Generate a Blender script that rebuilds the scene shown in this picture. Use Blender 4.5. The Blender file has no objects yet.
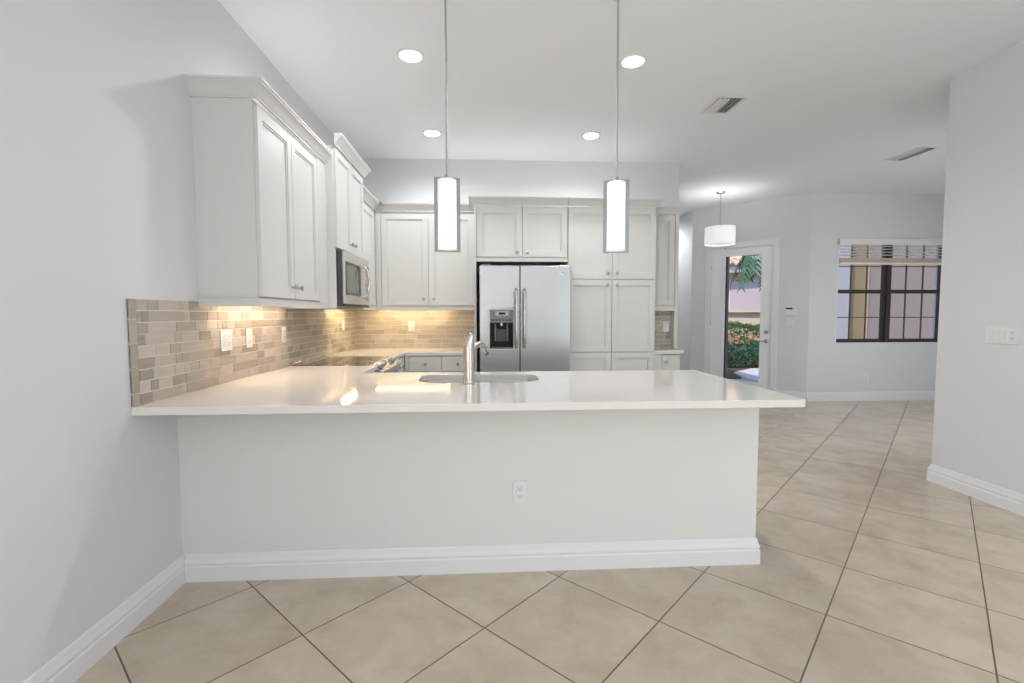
import bpy, bmesh, math, random
from mathutils import Vector, Matrix
random.seed(7)
S = bpy.context.scene
COL = S.collection
PI = math.pi

# ------------------------------------------------------------------ camera
F_PX, YAW, PITCH, ROLL = 481.52, 0.0573, 0.0570, -0.0014
cam_d = bpy.data.cameras.new('camera')
cam_d.sensor_width = 36.0
cam_d.lens = F_PX / 1024 * 36.0
cam_d.clip_start = 0.05
cam = bpy.data.objects.new('camera', cam_d)
COL.objects.link(cam)
fw = Vector((math.sin(YAW), math.cos(YAW), 0))
rt = Vector((math.cos(YAW), -math.sin(YAW), 0))
up = Vector((0, 0, 1))
fw2 = math.cos(PITCH) * fw - math.sin(PITCH) * up
up2 = math.cos(PITCH) * up + math.sin(PITCH) * fw
r3 = math.cos(ROLL) * rt + math.sin(ROLL) * up2
u3 = math.cos(ROLL) * up2 - math.sin(ROLL) * rt
m3 = Matrix((r3, u3, -fw2)).transposed().to_4x4()
cam.matrix_world = Matrix.Translation((1.4748, -2.3762, 1.3021)) @ m3
S.camera = cam

# ------------------------------------------------------------------ world, sun, added fill lights, exposure
S.view_settings.view_transform = 'Standard'
S.view_settings.look = 'None'
S.view_settings.gamma = 1.0
S.view_settings.use_curve_mapping = False
S.view_settings.exposure = 0.0
W = bpy.data.worlds.new('world'); S.world = W; W.use_nodes = True
wn = W.node_tree; wn.nodes.clear()
sky = wn.nodes.new('ShaderNodeTexSky'); sky.sky_type = 'NISHITA'; sky.sun_disc = False
sky.sun_elevation = math.radians(50); sky.sun_rotation = math.radians(250)
bg = wn.nodes.new('ShaderNodeBackground'); bg.inputs['Strength'].default_value = 0.26
wo = wn.nodes.new('ShaderNodeOutputWorld')
wn.links.new(sky.outputs[0], bg.inputs[0]); wn.links.new(bg.outputs[0], wo.inputs[0])


def lamp(name, kind, loc, energy, color=(1, 1, 1), rot=None, direction=None, parent=None, **kw):
    d = bpy.data.lights.new(name, kind); d.energy = energy; d.color = color
    for k, v in kw.items(): setattr(d, k, v)
    o = bpy.data.objects.new(name, d); COL.objects.link(o)
    o.location = loc
    if direction is not None:
        o.rotation_euler = Vector(direction).to_track_quat('-Z', 'Y').to_euler()
    if parent:
        o.parent = parent; o.location = Vector(loc) - Vector(parent.location)
    return o


lamp('sun', 'SUN', (0, 0, 10), 3.6, (1, .95, .86), direction=(.75, .55, -1.0), angle=.01)
# added area fills at unseen glazing: slider behind the camera, side windows, nook window
lamp('fill_slider', 'AREA', (2.9, -7.25, 1.25), 4, (.97, .985, 1), direction=(0, 1, 0.1), shape='RECTANGLE', size=3.8, size_y=2.3)
lamp('fill_left_window', 'AREA', (-.22, -5.0, 1.4), 165, (.955, .98, 1), direction=(1, .12, .5), shape='RECTANGLE', size=2.8, size_y=2.0)
lamp('fill_right_window', 'AREA', (5.14, -4.8, 1.4), 76, (.955, .98, 1), direction=(-1, .12, .4), shape='RECTANGLE', size=2.8, size_y=2.0)
lamp('fill_nook_window', 'AREA', (6.9, .93, 1.6), 38, (.97, .985, 1), direction=(-.15, 1, -.62), shape='RECTANGLE', size=2.2, size_y=1.4)

CZ = 3.053            # ceiling height


# ------------------------------------------------------------------ materials
def mat(name, color=(.8, .8, .8), rough=.5, metal=0.0, spec=.5, emit=None, estr=0.0, coat=0.0, bump=None, mottled=None):
    m = bpy.data.materials.new(name); m.use_nodes = True
    nt = m.node_tree; b = nt.nodes['Principled BSDF']
    b.inputs['Base Color'].default_value = (*color, 1)
    b.inputs['Roughness'].default_value = rough
    b.inputs['Metallic'].default_value = metal
    b.inputs['Specular IOR Level'].default_value = spec
    b.inputs['Coat Weight'].default_value = coat
    if emit:
        b.inputs['Emission Color'].default_value = (*emit, 1); b.inputs['Emission Strength'].default_value = estr
    tc = nt.nodes.new('ShaderNodeTexCoord')
    if mottled:
        sc, amt = mottled
        n = nt.nodes.new('ShaderNodeTexNoise'); n.inputs['Scale'].default_value = sc; n.inputs['Detail'].default_value = 4
        nt.links.new(tc.outputs['Object'], n.inputs['Vector'])
        mx = nt.nodes.new('ShaderNodeMix'); mx.data_type = 'RGBA'
        mx.inputs['A'].default_value = (*[c * (1 - amt) for c in color], 1)
        mx.inputs['B'].default_value = (*[min(1, c * (1 + amt)) for c in color], 1)
        nt.links.new(n.outputs['Fac'], mx.inputs['Factor']); nt.links.new(mx.outputs['Result'], b.inputs['Base Color'])
    if bump:
        sc, st, stretch = bump
        n = nt.nodes.new('ShaderNodeTexNoise'); n.inputs['Scale'].default_value = sc; n.inputs['Detail'].default_value = 3
        mp = nt.nodes.new('ShaderNodeMapping'); mp.inputs['Scale'].default_value = stretch
        nt.links.new(tc.outputs['Object'], mp.inputs['Vector']); nt.links.new(mp.outputs[0], n.inputs['Vector'])
        bp = nt.nodes.new('ShaderNodeBump'); bp.inputs['Strength'].default_value = st; bp.inputs['Distance'].default_value = .002
        nt.links.new(n.outputs['Fac'], bp.inputs['Height']); nt.links.new(bp.outputs[0], b.inputs['Normal'])
    return m


def glass_mat(name, tint=(1, 1, 1), gloss=.08):
    m = bpy.data.materials.new(name); m.use_nodes = True; nt = m.node_tree; nt.nodes.clear()
    tr = nt.nodes.new('ShaderNodeBsdfTransparent'); tr.inputs[0].default_value = (*tint, 1)
    gl = nt.nodes.new('ShaderNodeBsdfGlossy'); gl.inputs['Roughness'].default_value = .01
    fr = nt.nodes.new('ShaderNodeFresnel'); fr.inputs[0].default_value = 1.45
    mx = nt.nodes.new('ShaderNodeMixShader'); o = nt.nodes.new('ShaderNodeOutputMaterial')
    ge = nt.nodes.new('ShaderNodeNewGeometry'); iv = nt.nodes.new('ShaderNodeMath'); iv.operation = 'SUBTRACT'; iv.inputs[0].default_value = 1
    ml = nt.nodes.new('ShaderNodeMath'); ml.operation = 'MULTIPLY'
    nt.links.new(ge.outputs['Backfacing'], iv.inputs[1]); nt.links.new(fr.outputs[0], ml.inputs[0]); nt.links.new(iv.outputs[0], ml.inputs[1])
    nt.links.new(ml.outputs[0], mx.inputs[0]); nt.links.new(tr.outputs[0], mx.inputs[1]); nt.links.new(gl.outputs[0], mx.inputs[2])
    nt.links.new(mx.outputs[0], o.inputs[0])
    return m


def tile_floor_mat(name, s=.522, ox=2.9462, oy=-.4431, grout=.0055):
    m = bpy.data.materials.new(name); m.use_nodes = True; nt = m.node_tree; b = nt.nodes['Principled BSDF']
    N = nt.nodes.new; L = nt.links.new
    def math_(op, a, bb=None):
        n = N('ShaderNodeMath'); n.operation = op
        for i, v in enumerate((a, bb)):
            if v is None: continue
            if isinstance(v, (int, float)): n.inputs[i].default_value = v
            else: L(v, n.inputs[i])
        return n.outputs[0]
    geo = N('ShaderNodeNewGeometry'); sep = N('ShaderNodeSeparateXYZ'); L(geo.outputs['Position'], sep.inputs[0])
    X = math_('SUBTRACT', sep.outputs['X'], ox); Y = math_('SUBTRACT', sep.outputs['Y'], oy)
    k = 2 ** -.5 / s
    u = math_('MULTIPLY', math_('ADD', X, Y), k); v = math_('MULTIPLY', math_('SUBTRACT', X, Y), k)
    def edge(t):
        f = math_('FRACT', t); return math_('MINIMUM', f, math_('SUBTRACT', 1.0, f))
    d = math_('MINIMUM', edge(u), edge(v))
    g = grout / s / 2
    isg = N('ShaderNodeMapRange'); isg.inputs['From Min'].default_value = g * .7; isg.inputs['From Max'].default_value = g * 1.5
    isg.inputs['To Min'].default_value = 1; isg.inputs['To Max'].default_value = 0
    L(d, isg.inputs['Value'])
    cmb = N('ShaderNodeCombineXYZ'); L(math_('FLOOR', u), cmb.inputs[0]); L(math_('FLOOR', v), cmb.inputs[1])
    wn_ = N('ShaderNodeTexWhiteNoise'); wn_.noise_dimensions = '3D'; L(cmb.outputs[0], wn_.inputs['Vector'])
    # each tile carries its own piece of the mottled pattern
    off = N('ShaderNodeVectorMath'); off.operation = 'MULTIPLY_ADD'
    L(wn_.outputs['Color'], off.inputs[0]); off.inputs[1].default_value = (7, 7, 7); L(geo.outputs['Position'], off.inputs[2])
    n1 = N('ShaderNodeTexNoise'); n1.inputs['Scale'].default_value = 4.5; n1.inputs['Detail'].default_value = 7; n1.inputs['Roughness'].default_value = .62; n1.inputs['Distortion'].default_value = .35
    L(off.outputs[0], n1.inputs['Vector'])
    rp = N('ShaderNodeValToRGB'); L(n1.outputs['Fac'], rp.inputs[0])
    e = rp.color_ramp.elements
    e[0].position = .28; e[0].color = (.515, .425, .315, 1)
    e[1].position = .72; e[1].color = (.675, .59, .472, 1)
    e2 = rp.color_ramp.elements.new(.5); e2.color = (.605, .515, .396, 1)
    br = N('ShaderNodeMapRange'); L(wn_.outputs['Value'], br.inputs['Value']); br.inputs['To Min'].default_value = .94; br.inputs['To Max'].default_value = 1.04
    mul = N('ShaderNodeVectorMath'); mul.operation = 'SCALE'; L(rp.outputs[0], mul.inputs[0]); L(br.outputs[0], mul.inputs['Scale'])
    mx = N('ShaderNodeMix'); mx.data_type = 'RGBA'; L(isg.outputs[0], mx.inputs['Factor']); L(mul.outputs[0], mx.inputs['A']); mx.inputs['B'].default_value = (.17, .13, .095, 1)
    L(mx.outputs['Result'], b.inputs['Base Color'])
    rr = N('ShaderNodeMapRange'); L(isg.outputs[0], rr.inputs['Value']); rr.inputs['To Min'].default_value = .2; rr.inputs['To Max'].default_value = .8
    L(rr.outputs[0], b.inputs['Roughness'])
    bp = N('ShaderNodeBump'); bp.inputs['Strength'].default_value = .5; bp.inputs['Distance'].default_value = .002; bp.invert = True
    L(isg.outputs[0], bp.inputs['Height']); L(bp.outputs[0], b.inputs['Normal'])
    b.inputs['Specular IOR Level'].default_value = .45
    return m


def stone_tile_mat(name):
    """travertine strips: every strip's own tone comes from the 'tone' attribute of the mesh"""
    m = bpy.data.materials.new(name); m.use_nodes = True; nt = m.node_tree; b = nt.nodes['Principled BSDF']
    N = nt.nodes.new; L = nt.links.new
    at = N('ShaderNodeAttribute'); at.attribute_name = 'tone'
    tc = N('ShaderNodeTexCoord'); mp = N('ShaderNodeMapping'); mp.inputs['Scale'].default_value = (6, 6, 45)
    L(tc.outputs['Object'], mp.inputs[0])
    n = N('ShaderNodeTexNoise'); n.inputs['Scale'].default_value = 1.4; n.inputs['Detail'].default_value = 5; L(mp.outputs[0], n.inputs['Vector'])
    add = N('ShaderNodeMath'); add.operation = 'MULTIPLY_ADD'; L(n.outputs['Fac'], add.inputs[0]); add.inputs[1].default_value = .5; L(at.outputs['Fac'], add.inputs[2])
    rp = N('ShaderNodeValToRGB'); L(add.outputs[0], rp.inputs[0])
    e = rp.color_ramp.elements
    e[0].position = .15; e[0].color = (.235, .205, .17, 1)
    e[1].position = 1.15 if False else 1.0; e[1].color = (.60, .54, .465, 1)
    e2 = rp.color_ramp.elements.new(.55); e2.color = (.405, .36, .30, 1)
    L(rp.outputs[0], b.inputs['Base Color'])
    b.inputs['Roughness'].default_value = .35
    return m


M = {
    'wall': mat('wall_paint', (.70, .705, .713), .6, spec=.25, bump=(180, .05, (1, 1, 1))),
    'ceil': mat('ceiling_paint', (.885, .91, .945), .75, spec=.2, bump=(120, .05, (1, 1, 1))),
    'penwall': mat('peninsula_paint', (.745, .73, .70), .55, spec=.3),
    'trim': mat('trim_white', (.79, .785, .785), .35, spec=.45),
    'cab': mat('cabinet_paint', (.675, .67, .65), .38, spec=.4),
    'cabin': mat('cabinet_inside', (.45, .43, .4), .6),
    'counter': mat('quartz', (.78, .735, .695), .07, spec=.5, mottled=(60, .015)),
    'floor': tile_floor_mat('floor_tile'),
    'grout': mat('grout', (.80, .76, .69), .8),
    'stone': stone_tile_mat('travertine'),
    'steel': mat('brushed_steel', (.54, .55, .56), .24, 1.0, bump=(60, .06, (1, 1, 40))),
    'sinksteel': mat('sink_steel', (.44, .44, .43), .3, 1.0),
    'steel_warm': mat('steel_satin', (.62, .58, .52), .25, 1.0),
    'chrome': mat('polished_chrome', (.75, .75, .76), .1, 1.0),
    'nickel': mat('brushed_nickel', (.42, .41, .40), .3, 1.0),
    'faucet': mat('faucet_nickel', (.62, .58, .53), .25, 1.0),
    'frame': mat('frame_nickel', (.30, .30, .31), .45, .6),
    'rod': mat('rod_nickel', (.50, .50, .50), .35, 1.0),
    'black': mat('black_plastic', (.012, .012, .013), .35, spec=.2),
    'darkgrey': mat('dark_grey_metal', (.07, .075, .085), .4),
    'midgrey': mat('mid_grey_plastic', (.22, .22, .21), .35),
    'blackglass': mat('black_glass', (.02, .018, .016), .04, spec=.6, coat=.4),
    'micglass': mat('microwave_glass', (.13, .14, .11), .08, spec=.6),
    'plate': mat('white_plastic', (.76, .76, .755), .35),
    'slot': mat('slot_dark', (.05, .05, .05), .5),
    'bronze': mat('dark_bronze', (.035, .027, .023), .4),
    'opal': mat('opal_glass', (.85, .88, .92), .15, emit=(.92, .97, 1), estr=.50),
    'led': mat('downlight_lens', (1, 1, 1), .3, emit=(1, .98, .95), estr=9.0),
    'puck': mat('puck_lens', (1, 1, 1), .3, emit=(1, .8, .55), estr=6.0),
    'fillpuck': mat('fill_lens', (1, 1, 1), .3, emit=(1, .99, .97), estr=.8),
    'shade': mat('fabric_shade', (.9, .91, .9), .8, emit=(.97, 1, .99), estr=.42),
    'glass': glass_mat('window_glass'),
    'blind': mat('blind_slat', (.80, .79, .77), .45),
    'sunlit_blind': mat('blind_sunlit_peach', (.92, .76, .66), .45),  # peach puts the sunlight coming through the blind into its colour
    'door': mat('door_paint', (.84, .845, .85), .35),
    'display': mat('lcd_display', (.03, .035, .035), .15),
    'stucco': mat('stucco_beige', (.30, .25, .225), .85, bump=(60, .3, (1, 1, 1))),
    'stucco_cream': mat('stucco_cream', (.93, .80, .64), .85, bump=(60, .3, (1, 1, 1))),
    'lilac': mat('shaded_stucco_lilac', (.80, .67, .71), .7),
    'tan': mat('shutter_tan', (.29, .22, .115), .7),
    'slab': mat('slab_stone', (.60, .58, .62), .8, mottled=(4, .08)),
    'column': mat('column_paint', (.42, .41, .44), .7),
    'white_ext': mat('exterior_white', (.85, .84, .85), .6),
    'tile_red': mat('roof_clay', (.62, .40, .31), .7, mottled=(3, .25)),
    'paver': mat('paver', (.50, .47, .50), .8, mottled=(4, .12)),
    'soil': mat('mulch', (.10, .07, .05), .95, mottled=(20, .4)),
    'leaf': mat('leaf_green', (.10, .19, .055), .5, mottled=(9, .5)),
    'leaf2': mat('leaf_deep_green', (.04, .12, .065), .5, mottled=(9, .5)),
    'croton': mat('leaf_orange', (.70, .36, .20), .5, mottled=(12, .5)),
    'bark': mat('bark', (.17, .12, .08), .9, mottled=(15, .4)),
}


# ------------------------------------------------------------------ mesh helpers
class MB:
    """collects shapes (world coordinates, or the frame F) and links them as ONE object"""
    def __init__(s, F=None): s.v = []; s.f = []; s.F = F or Matrix.Identity(4); s.tone = []; s.cur = 0.0
    def add(s, vs, fs):
        o = len(s.v); s.v += [tuple(s.F @ Vector(p)) for p in vs]; s.f += [tuple(i + o for i in f) for f in fs]
        s.tone += [s.cur] * len(fs)
    def box(s, x0, x1, y0, y1, z0, z1):
        if x0 > x1: x0, x1 = x1, x0
        if y0 > y1: y0, y1 = y1, y0
        if z0 > z1: z0, z1 = z1, z0
        s.add([(x0, y0, z0), (x1, y0, z0), (x1, y1, z0), (x0, y1, z0), (x0, y0, z1), (x1, y0, z1), (x1, y1, z1), (x0, y1, z1)],
              [(3, 2, 1, 0), (4, 5, 6, 7), (0, 1, 5, 4), (1, 2, 6, 5), (2, 3, 7, 6), (3, 0, 4, 7)]); return s
    def tube(s, pts, radii, seg=16, caps=True):
        pts = [Vector(p) for p in pts]
        if isinstance(radii, (int, float)): radii = [radii] * len(pts)
        rings = []; prev = None
        for i, p in enumerate(pts):
            if i == 0: d = pts[1] - p
            elif i == len(pts) - 1: d = p - pts[i - 1]
            else: d = (pts[i + 1] - p).normalized() + (p - pts[i - 1]).normalized()
            d.normalize()
            if prev is None:
                a = Vector((0, 0, 1)) if abs(d.z) < .9 else Vector((1, 0, 0))
                a = d.cross(a).normalized()
            else:
                a = (prev - d * prev.dot(d)).normalized()
            prev = a; b = d.cross(a)
            rings.append([tuple(p + radii[i] * (math.cos(2 * PI * k / seg) * a + math.sin(2 * PI * k / seg) * b)) for k in range(seg)])
        vs = [q for r in rings for q in r]; fs = []
        for i in range(len(rings) - 1):
            for k in range(seg):
                k2 = (k + 1) % seg
                fs.append((i * seg + k, i * seg + k2, (i + 1) * seg + k2, (i + 1) * seg + k))
        if caps:
            fs.append(tuple(reversed(range(seg)))); fs.append(tuple((len(rings) - 1) * seg + k for k in range(seg)))
        s.add(vs, fs); return s
    def lathe(s, prof, c, axis='z', seg=28):
        """prof = [(r, h)] from one end to the other along the axis"""
        ax = {'x': (Vector((0, 1, 0)), Vector((0, 0, 1)), Vector((1, 0, 0))), 'y': (Vector((0, 0, 1)), Vector((1, 0, 0)), Vector((0, 1, 0))),
              'z': (Vector((1, 0, 0)), Vector((0, 1, 0)), Vector((0, 0, 1)))}
        if isinstance(axis, str):
            sg = -1 if axis[0] == '-' else 1; A, B, H = ax[axis[-1]]; H = H * sg; A = A * sg
        else:
            H = Vector(axis).normalized(); A = H.cross(Vector((0, 0, 1))).normalized() if abs(H.z) < .9 else Vector((1, 0, 0)); B = H.cross(A)
        c = Vector(c); vs = []; fs = []
        for r, h in prof:
            r = max(r, 1e-5)
            for k in range(seg):
                t = 2 * PI * k / seg; vs.append(tuple(c + H * h + r * (math.cos(t) * A + math.sin(t) * B)))
        n = len(prof)
        for i in range(n - 1):
            for k in range(seg):
                k2 = (k + 1) % seg; fs.append((i * seg + k, i * seg + k2, (i + 1) * seg + k2, (i + 1) * seg + k))
        fs.append(tuple(reversed(range(seg)))); fs.append(tuple((n - 1) * seg + k for k in range(seg)))
        s.add(vs, fs); return s
    def sweep(s, path, prof, closed=False):
        """profile [(out, z)] along a horizontal polyline, 'out' to the right of travel, mitred"""
        P_ = [Vector((p[0], p[1], 0)) for p in path]; n = len(P_); rows = []
        for i in range(n):
            if closed or 0 < i < n - 1:
                d0 = (P_[i] - P_[i - 1]).normalized(); d1 = (P_[(i + 1) % n] - P_[i]).normalized()
            elif i == 0: d0 = d1 = (P_[1] - P_[0]).normalized()
            else: d0 = d1 = (P_[i] - P_[i - 1]).normalized()
            n0 = Vector((d0.y, -d0.x, 0)); n1 = Vector((d1.y, -d1.x, 0)); b = (n0 + n1).normalized(); b = b / max(.2, b.dot(n0))
            rows.append([tuple(P_[i] + b * o + Vector((0, 0, z))) for o, z in prof])
        m = len(prof); vs = [q for r in rows for q in r]; fs = []
        for i in range(n if closed else n - 1):
            j = (i + 1) % n
            for k in range(m):
                k2 = (k + 1) % m; fs.append((i * m + k, i * m + k2, j * m + k2, j * m + k))
        if not closed:
            fs.append(tuple(reversed(range(m)))); fs.append(tuple((n - 1) * m + k for k in range(m)))
        s.add(vs, fs); return s
    def ring(s, x0, x1, z0, z1, a0, a1, c0, c1, y0, y1):
        """plate in x-z with a rectangular hole a0..a1 x c0..c1, thickness y0..y1"""
        o = [(x0, z0), (x1, z0), (x1, z1), (x0, z1)]; h = [(a0, c0), (a1, c0), (a1, c1), (a0, c1)]
        vs = [(x, y0, z) for x, z in o] + [(x, y0, z) for x, z in h] + [(x, y1, z) for x, z in o] + [(x, y1, z) for x, z in h]; fs = []
        for k in range(4):
            j = (k + 1) % 4
            fs += [(k, j, 4 + j, 4 + k), (8 + j, 8 + k, 12 + k, 12 + j), (k, 8 + k, 8 + j, j), (4 + k, 4 + j, 12 + j, 12 + k)]
        s.add(vs, fs); return s
    def prism(s, outer, z0, z1, hole=None):
        """x-y polygon (optional hole) extruded z0..z1"""
        bm = bmesh.new(); loops = [outer] + ([hole] if hole else [])
        es = []
        for lp in loops:
            vv = [bm.verts.new((x, y, 0)) for x, y in lp]
            for i in range(len(vv)): es.append(bm.edges.new((vv[i], vv[(i + 1) % len(vv)])))
        bmesh.ops.triangle_fill(bm, use_beauty=True, use_dissolve=False, edges=es)
        bm.verts.index_update(); V = [v.co.copy() for v in bm.verts]; Fc = [[v.index for v in f.verts] for f in bm.faces]; bm.free()
        n = len(V); vs = [(v.x, v.y, z0) for v in V] + [(v.x, v.y, z1) for v in V]
        fs = [tuple(reversed(f)) for f in Fc] + [tuple(i + n for i in f) for f in Fc]
        st = 0
        for lp in loops:
            k = len(lp)
            for i in range(k):
                j = (i + 1) % k; fs.append((st + i, st + j, st + j + n, st + i + n))
            st += k
        s.add(vs, fs); return s
    def build(s, name, m, parent=None, bevel=0, smooth=35, segs=2):
        me = bpy.data.meshes.new(name)
        inv = MAT.get(parent, Matrix.Identity(4)).inverted() if parent else Matrix.Identity(4)
        me.from_pydata([tuple(inv @ Vector(v)) for v in s.v], [], s.f)
        me.validate()
        bm = bmesh.new(); bm.from_mesh(me); bmesh.ops.recalc_face_normals(bm, faces=bm.faces[:]); bm.to_mesh(me); bm.free()
        if any(s.tone):
            at = me.attributes.new('tone', 'FLOAT', 'FACE')
            for i, t in enumerate(s.tone[:len(me.polygons)]): at.data[i].value = t
        me.materials.append(M[m] if isinstance(m, str) else m)
        for p in me.polygons: p.use_smooth = True
        me.set_sharp_from_angle(angle=math.radians(smooth))
        o = bpy.data.objects.new(name, me); COL.objects.link(o)
        if parent:
            o.parent = parent; MAT[o] = MAT[parent]
        else: MAT[o] = Matrix.Identity(4)
        if bevel:
            bv = o.modifiers.new('bevel', 'BEVEL'); bv.width = bevel; bv.segments = segs; bv.limit_method = 'ANGLE'; bv.angle_limit = math.radians(40); bv.harden_normals = True
        return o


MAT = {}


def box(x0, x1, y0, y1, z0, z1): return MB().box(x0, x1, y0, y1, z0, z1)


def tag(o, label=None, cat=None, group=None, kind=None):
    if label: o['label'] = label
    if cat: o['category'] = cat
    if group: o['group'] = group
    if kind: o['kind'] = kind
    return o


def thing(name, label, cat, loc=(0, 0, 0), rz=0, group=None):
    o = bpy.data.objects.new(name, None); COL.objects.link(o); o.empty_display_size = .1
    o.location = loc; o.rotation_euler = (0, 0, rz)
    MAT[o] = Matrix.Translation(loc) @ Matrix.Rotation(rz, 4, 'Z')
    return tag(o, label, cat, group)


def struct(name, mb, m, bevel=0): return tag(mb.build(name, m, None, bevel), kind='structure')


def copy_tree(o, parent=None):
    c = o.copy(); COL.objects.link(c); c.parent = parent; MAT[c] = MAT.get(o, Matrix.Identity(4))
    for ch in list(o.children): copy_tree(ch, c)
    return c


def frame(origin, u, n):
    """matrix whose local x = u (to the right seen from the front), local -y = n (outward), z up"""
    u = Vector(u).normalized(); n = Vector(n).normalized()
    R = Matrix((u, -n, Vector((0, 0, 1)))).transposed().to_4x4()
    return Matrix.Translation(origin) @ R


# ------------------------------------------------------------------ the room shell
PW, PO = 2.884, .2975           # peninsula width, counter overhang
YW = 3.22                       # kitchen back wall
XR, YR = 4.941, 1.1145          # right partition end
YF, XA = 4.4545, 6.2404         # nook far wall
CL = Vector((5.005, 5.690, 0))  # left end of the angled wall
YB = -7.0

OUT = [(-.15, YB - .15), (XR + .12, YB - .15), (XR + .12, YR - .12), (8.74, YR - .12), (8.74, YF + .15), (XA + .062, YF + .15), (5.155, 5.752), (5.155, 8.12), (-.15, 8.12)]
struct('floor', MB().prism(OUT, -.12, 0), 'floor')
struct('ceiling', MB().prism(OUT, CZ, CZ + .15), 'ceil')
struct('wall_left', MB(frame((-.15, 0, 0), (0, 1, 0), (1, 0, 0))).ring(YB, 8, 0, CZ, -6.4, -3.6, .4, 2.4, -.15, 0), 'wall')
struct('wall_back', box(0, 3.755, YW, YW + .12, 0, CZ), 'wall')
struct('wall_passage', box(3.635, 3.755, YW + .12, 8, 0, CZ), 'wall')
struct('trim_3', box(3.27, 3.593, 2.99, YW, .92, 1.372), 'wall')
struct('wall_peninsula', box(0, PW, 0, .115, 0, .879), 'penwall')
struct('wall_right', MB(frame((XR, 0, 0), (0, 1, 0), (1, 0, 0))).ring(YB, YR, 0, CZ, -6.2, -3.4, .4, 2.4, -.12, 0), 'wall')
struct('wall_nook', MB().ring(XR + .12, 8.62, 0, CZ, 5.8, 8.0, .9, 2.3, YR - .12, YR), 'wall')
# nook far wall with the window opening
WX0, WX1, WZ0, WZ1 = 6.66, 8.32, .865, 2.385
struct('wall_far', MB().ring(XA, 8.62, 0, CZ, WX0, WX1, WZ0, WZ1, YF, YF + .15), 'wall')
struct('wall_nook_side', box(8.62, 8.74, YR - .12, YF + .15, 0, CZ), 'wall')
# angled wall with the door opening (local x runs along the wall, local y outwards)
FA = frame(CL, (1, -1, 0), (-1, -1, 0))
DL, DR_, DT = .328, 1.257, 2.352
wa = MB(FA); wa.box(0, DL, 0, .15, 0, CZ); wa.box(DR_, 1.747, 0, .15, 0, CZ); wa.box(DL, DR_, 0, .15, DT, CZ)
struct('wall_angled', wa, 'wall')
struct('wall_hall', box(5.005, 5.155, 5.69, 8, 0, CZ).box(3.755, 5.005, 8, 8.12, 0, CZ), 'wall')
# unseen wall behind the camera, with a glass slider added to light the room
struct('wall_rear', MB().ring(0, XR, 0, CZ, 1.0, 4.8, .03, 2.42, YB - .15, YB), 'wall')
sl = MB()
for a in (1.0, 2.9): sl.ring(a, a + 1.9, .03, 2.42, a + .07, a + 1.83, .10, 2.35, YB - .1, YB - .06)
win2 = struct('added_window_2', sl, 'bronze')
g = box(1.05, 4.75, YB - .083, YB - .077, .08, 2.37).build('pane', 'glass', win2)

for nm, fr_, a in (('added_window_3', frame((-.15, 0, 0), (0, 1, 0), (1, 0, 0)), -6.4), ('added_window_4', frame((XR, 0, 0), (0, 1, 0), (1, 0, 0)), -6.2)):  # unseen side windows behind the camera, added as openings for the fill lights
    w_ = MB(fr_)
    for k in range(2): w_.ring(a + k * 1.4, a + k * 1.4 + 1.4, .4, 2.4, a + k * 1.4 + .05, a + k * 1.4 + 1.35, .45, 2.35, -.09, -.05)
    w_ = struct(nm, w_, 'bronze')
    MB(fr_).box(a + .03, a + 2.77, -.073, -.067, .43, 2.37).build('pane', 'glass', w_)

w_ = MB()  # unseen window, added to bring light into the nook
for k in range(2): w_.ring(5.8 + k * 1.1, 6.9 + k * 1.1, .9, 2.3, 5.85 + k * 1.1, 6.85 + k * 1.1, .95, 2.25, YR - .10, YR - .06)
w_ = struct('added_window_5', w_, 'bronze')
box(5.83, 7.97, YR - .083, YR - .077, .93, 2.27).build('pane', 'glass', w_)

# baseboards
BB = [(0, 0), (.018, 0), (.018, .072), (.0135, .078), (.0135, .084), (.0165, .088), (.0165, .098), (.010, .108), (.010, .114), (.0075, .120), (.0075, .127), (.003, .134), (0, .134)]
def bb(name, *paths):
    m = MB()
    for p in paths: m.sweep(p, BB)
    return struct(name, m, 'trim')
bb('baseboard_left', [(0, YB), (0, 0)])
bb('baseboard_peninsula', [(.016, 0), (PW, 0), (PW, .115)])
bb('baseboard_right', [(8.6, YR), (XR, YR), (XR, YB)])
bb('baseboard_far', [(XA, YF), (8.6, YF)])
bb('baseboard_angled', [tuple((FA @ Vector((DR_ + .07, 0, 0)))[:2]), (XA, YF)], [(5.005, 5.69), tuple((FA @ Vector((DL - .07, 0, 0)))[:2])])
bb('baseboard_hall', [(5.005, 7.98), (5.005, 5.69)])
bb('baseboard_back', [(3.755, 3.22), (3.755, 7.98)])

# ------------------------------------------------------------------ the nook window
wf = MB()
y0, y1 = YF + .035, YF + .10
MX = 7.466
for a, b in ((WX0, MX), (MX, WX1)):
    wf.ring(a, b, WZ0, WZ1, a + (.02 if a == WX0 else .055), b - (.055 if b == MX else .02), WZ0 + .035, WZ1 - .03, y0, y1)
    wf.box(a + .02, b - .02, y0 - .008, y0 + .03, 1.60, 1.655)
    wf.ring(a + .02, b - .02, WZ0 + .03, 1.62, a + .035 + (.03 if a == MX else 0), b - .035 - (.03 if b == MX else 0), WZ0 + .06, 1.60, y0 + .005, y0 + .035)
wf.box(MX - .03, MX + .03, y0 - .02, y1, WZ0, WZ1)
win = struct('window_1', wf, 'bronze')
mt = MB()
for a, b in ((WX0, MX), (MX, WX1)):
    for k in (1, 2):
        x = a + .03 + (b - a - .06) * k / 3 + (.02 if a == MX else -.02)
        mt.box(x - .008, x + .008, y0 + .028, y0 + .044, WZ0 + .03, WZ1 - .03)
    for z in (1.245, 2.0): mt.box(a + .03, b - .03, y0 + .028, y0 + .044, z - .007, z + .007)
mt.build('muntin_grid', mat('muntin_brown', (.12, .08, .06), .5), win)
gp = MB()
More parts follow.
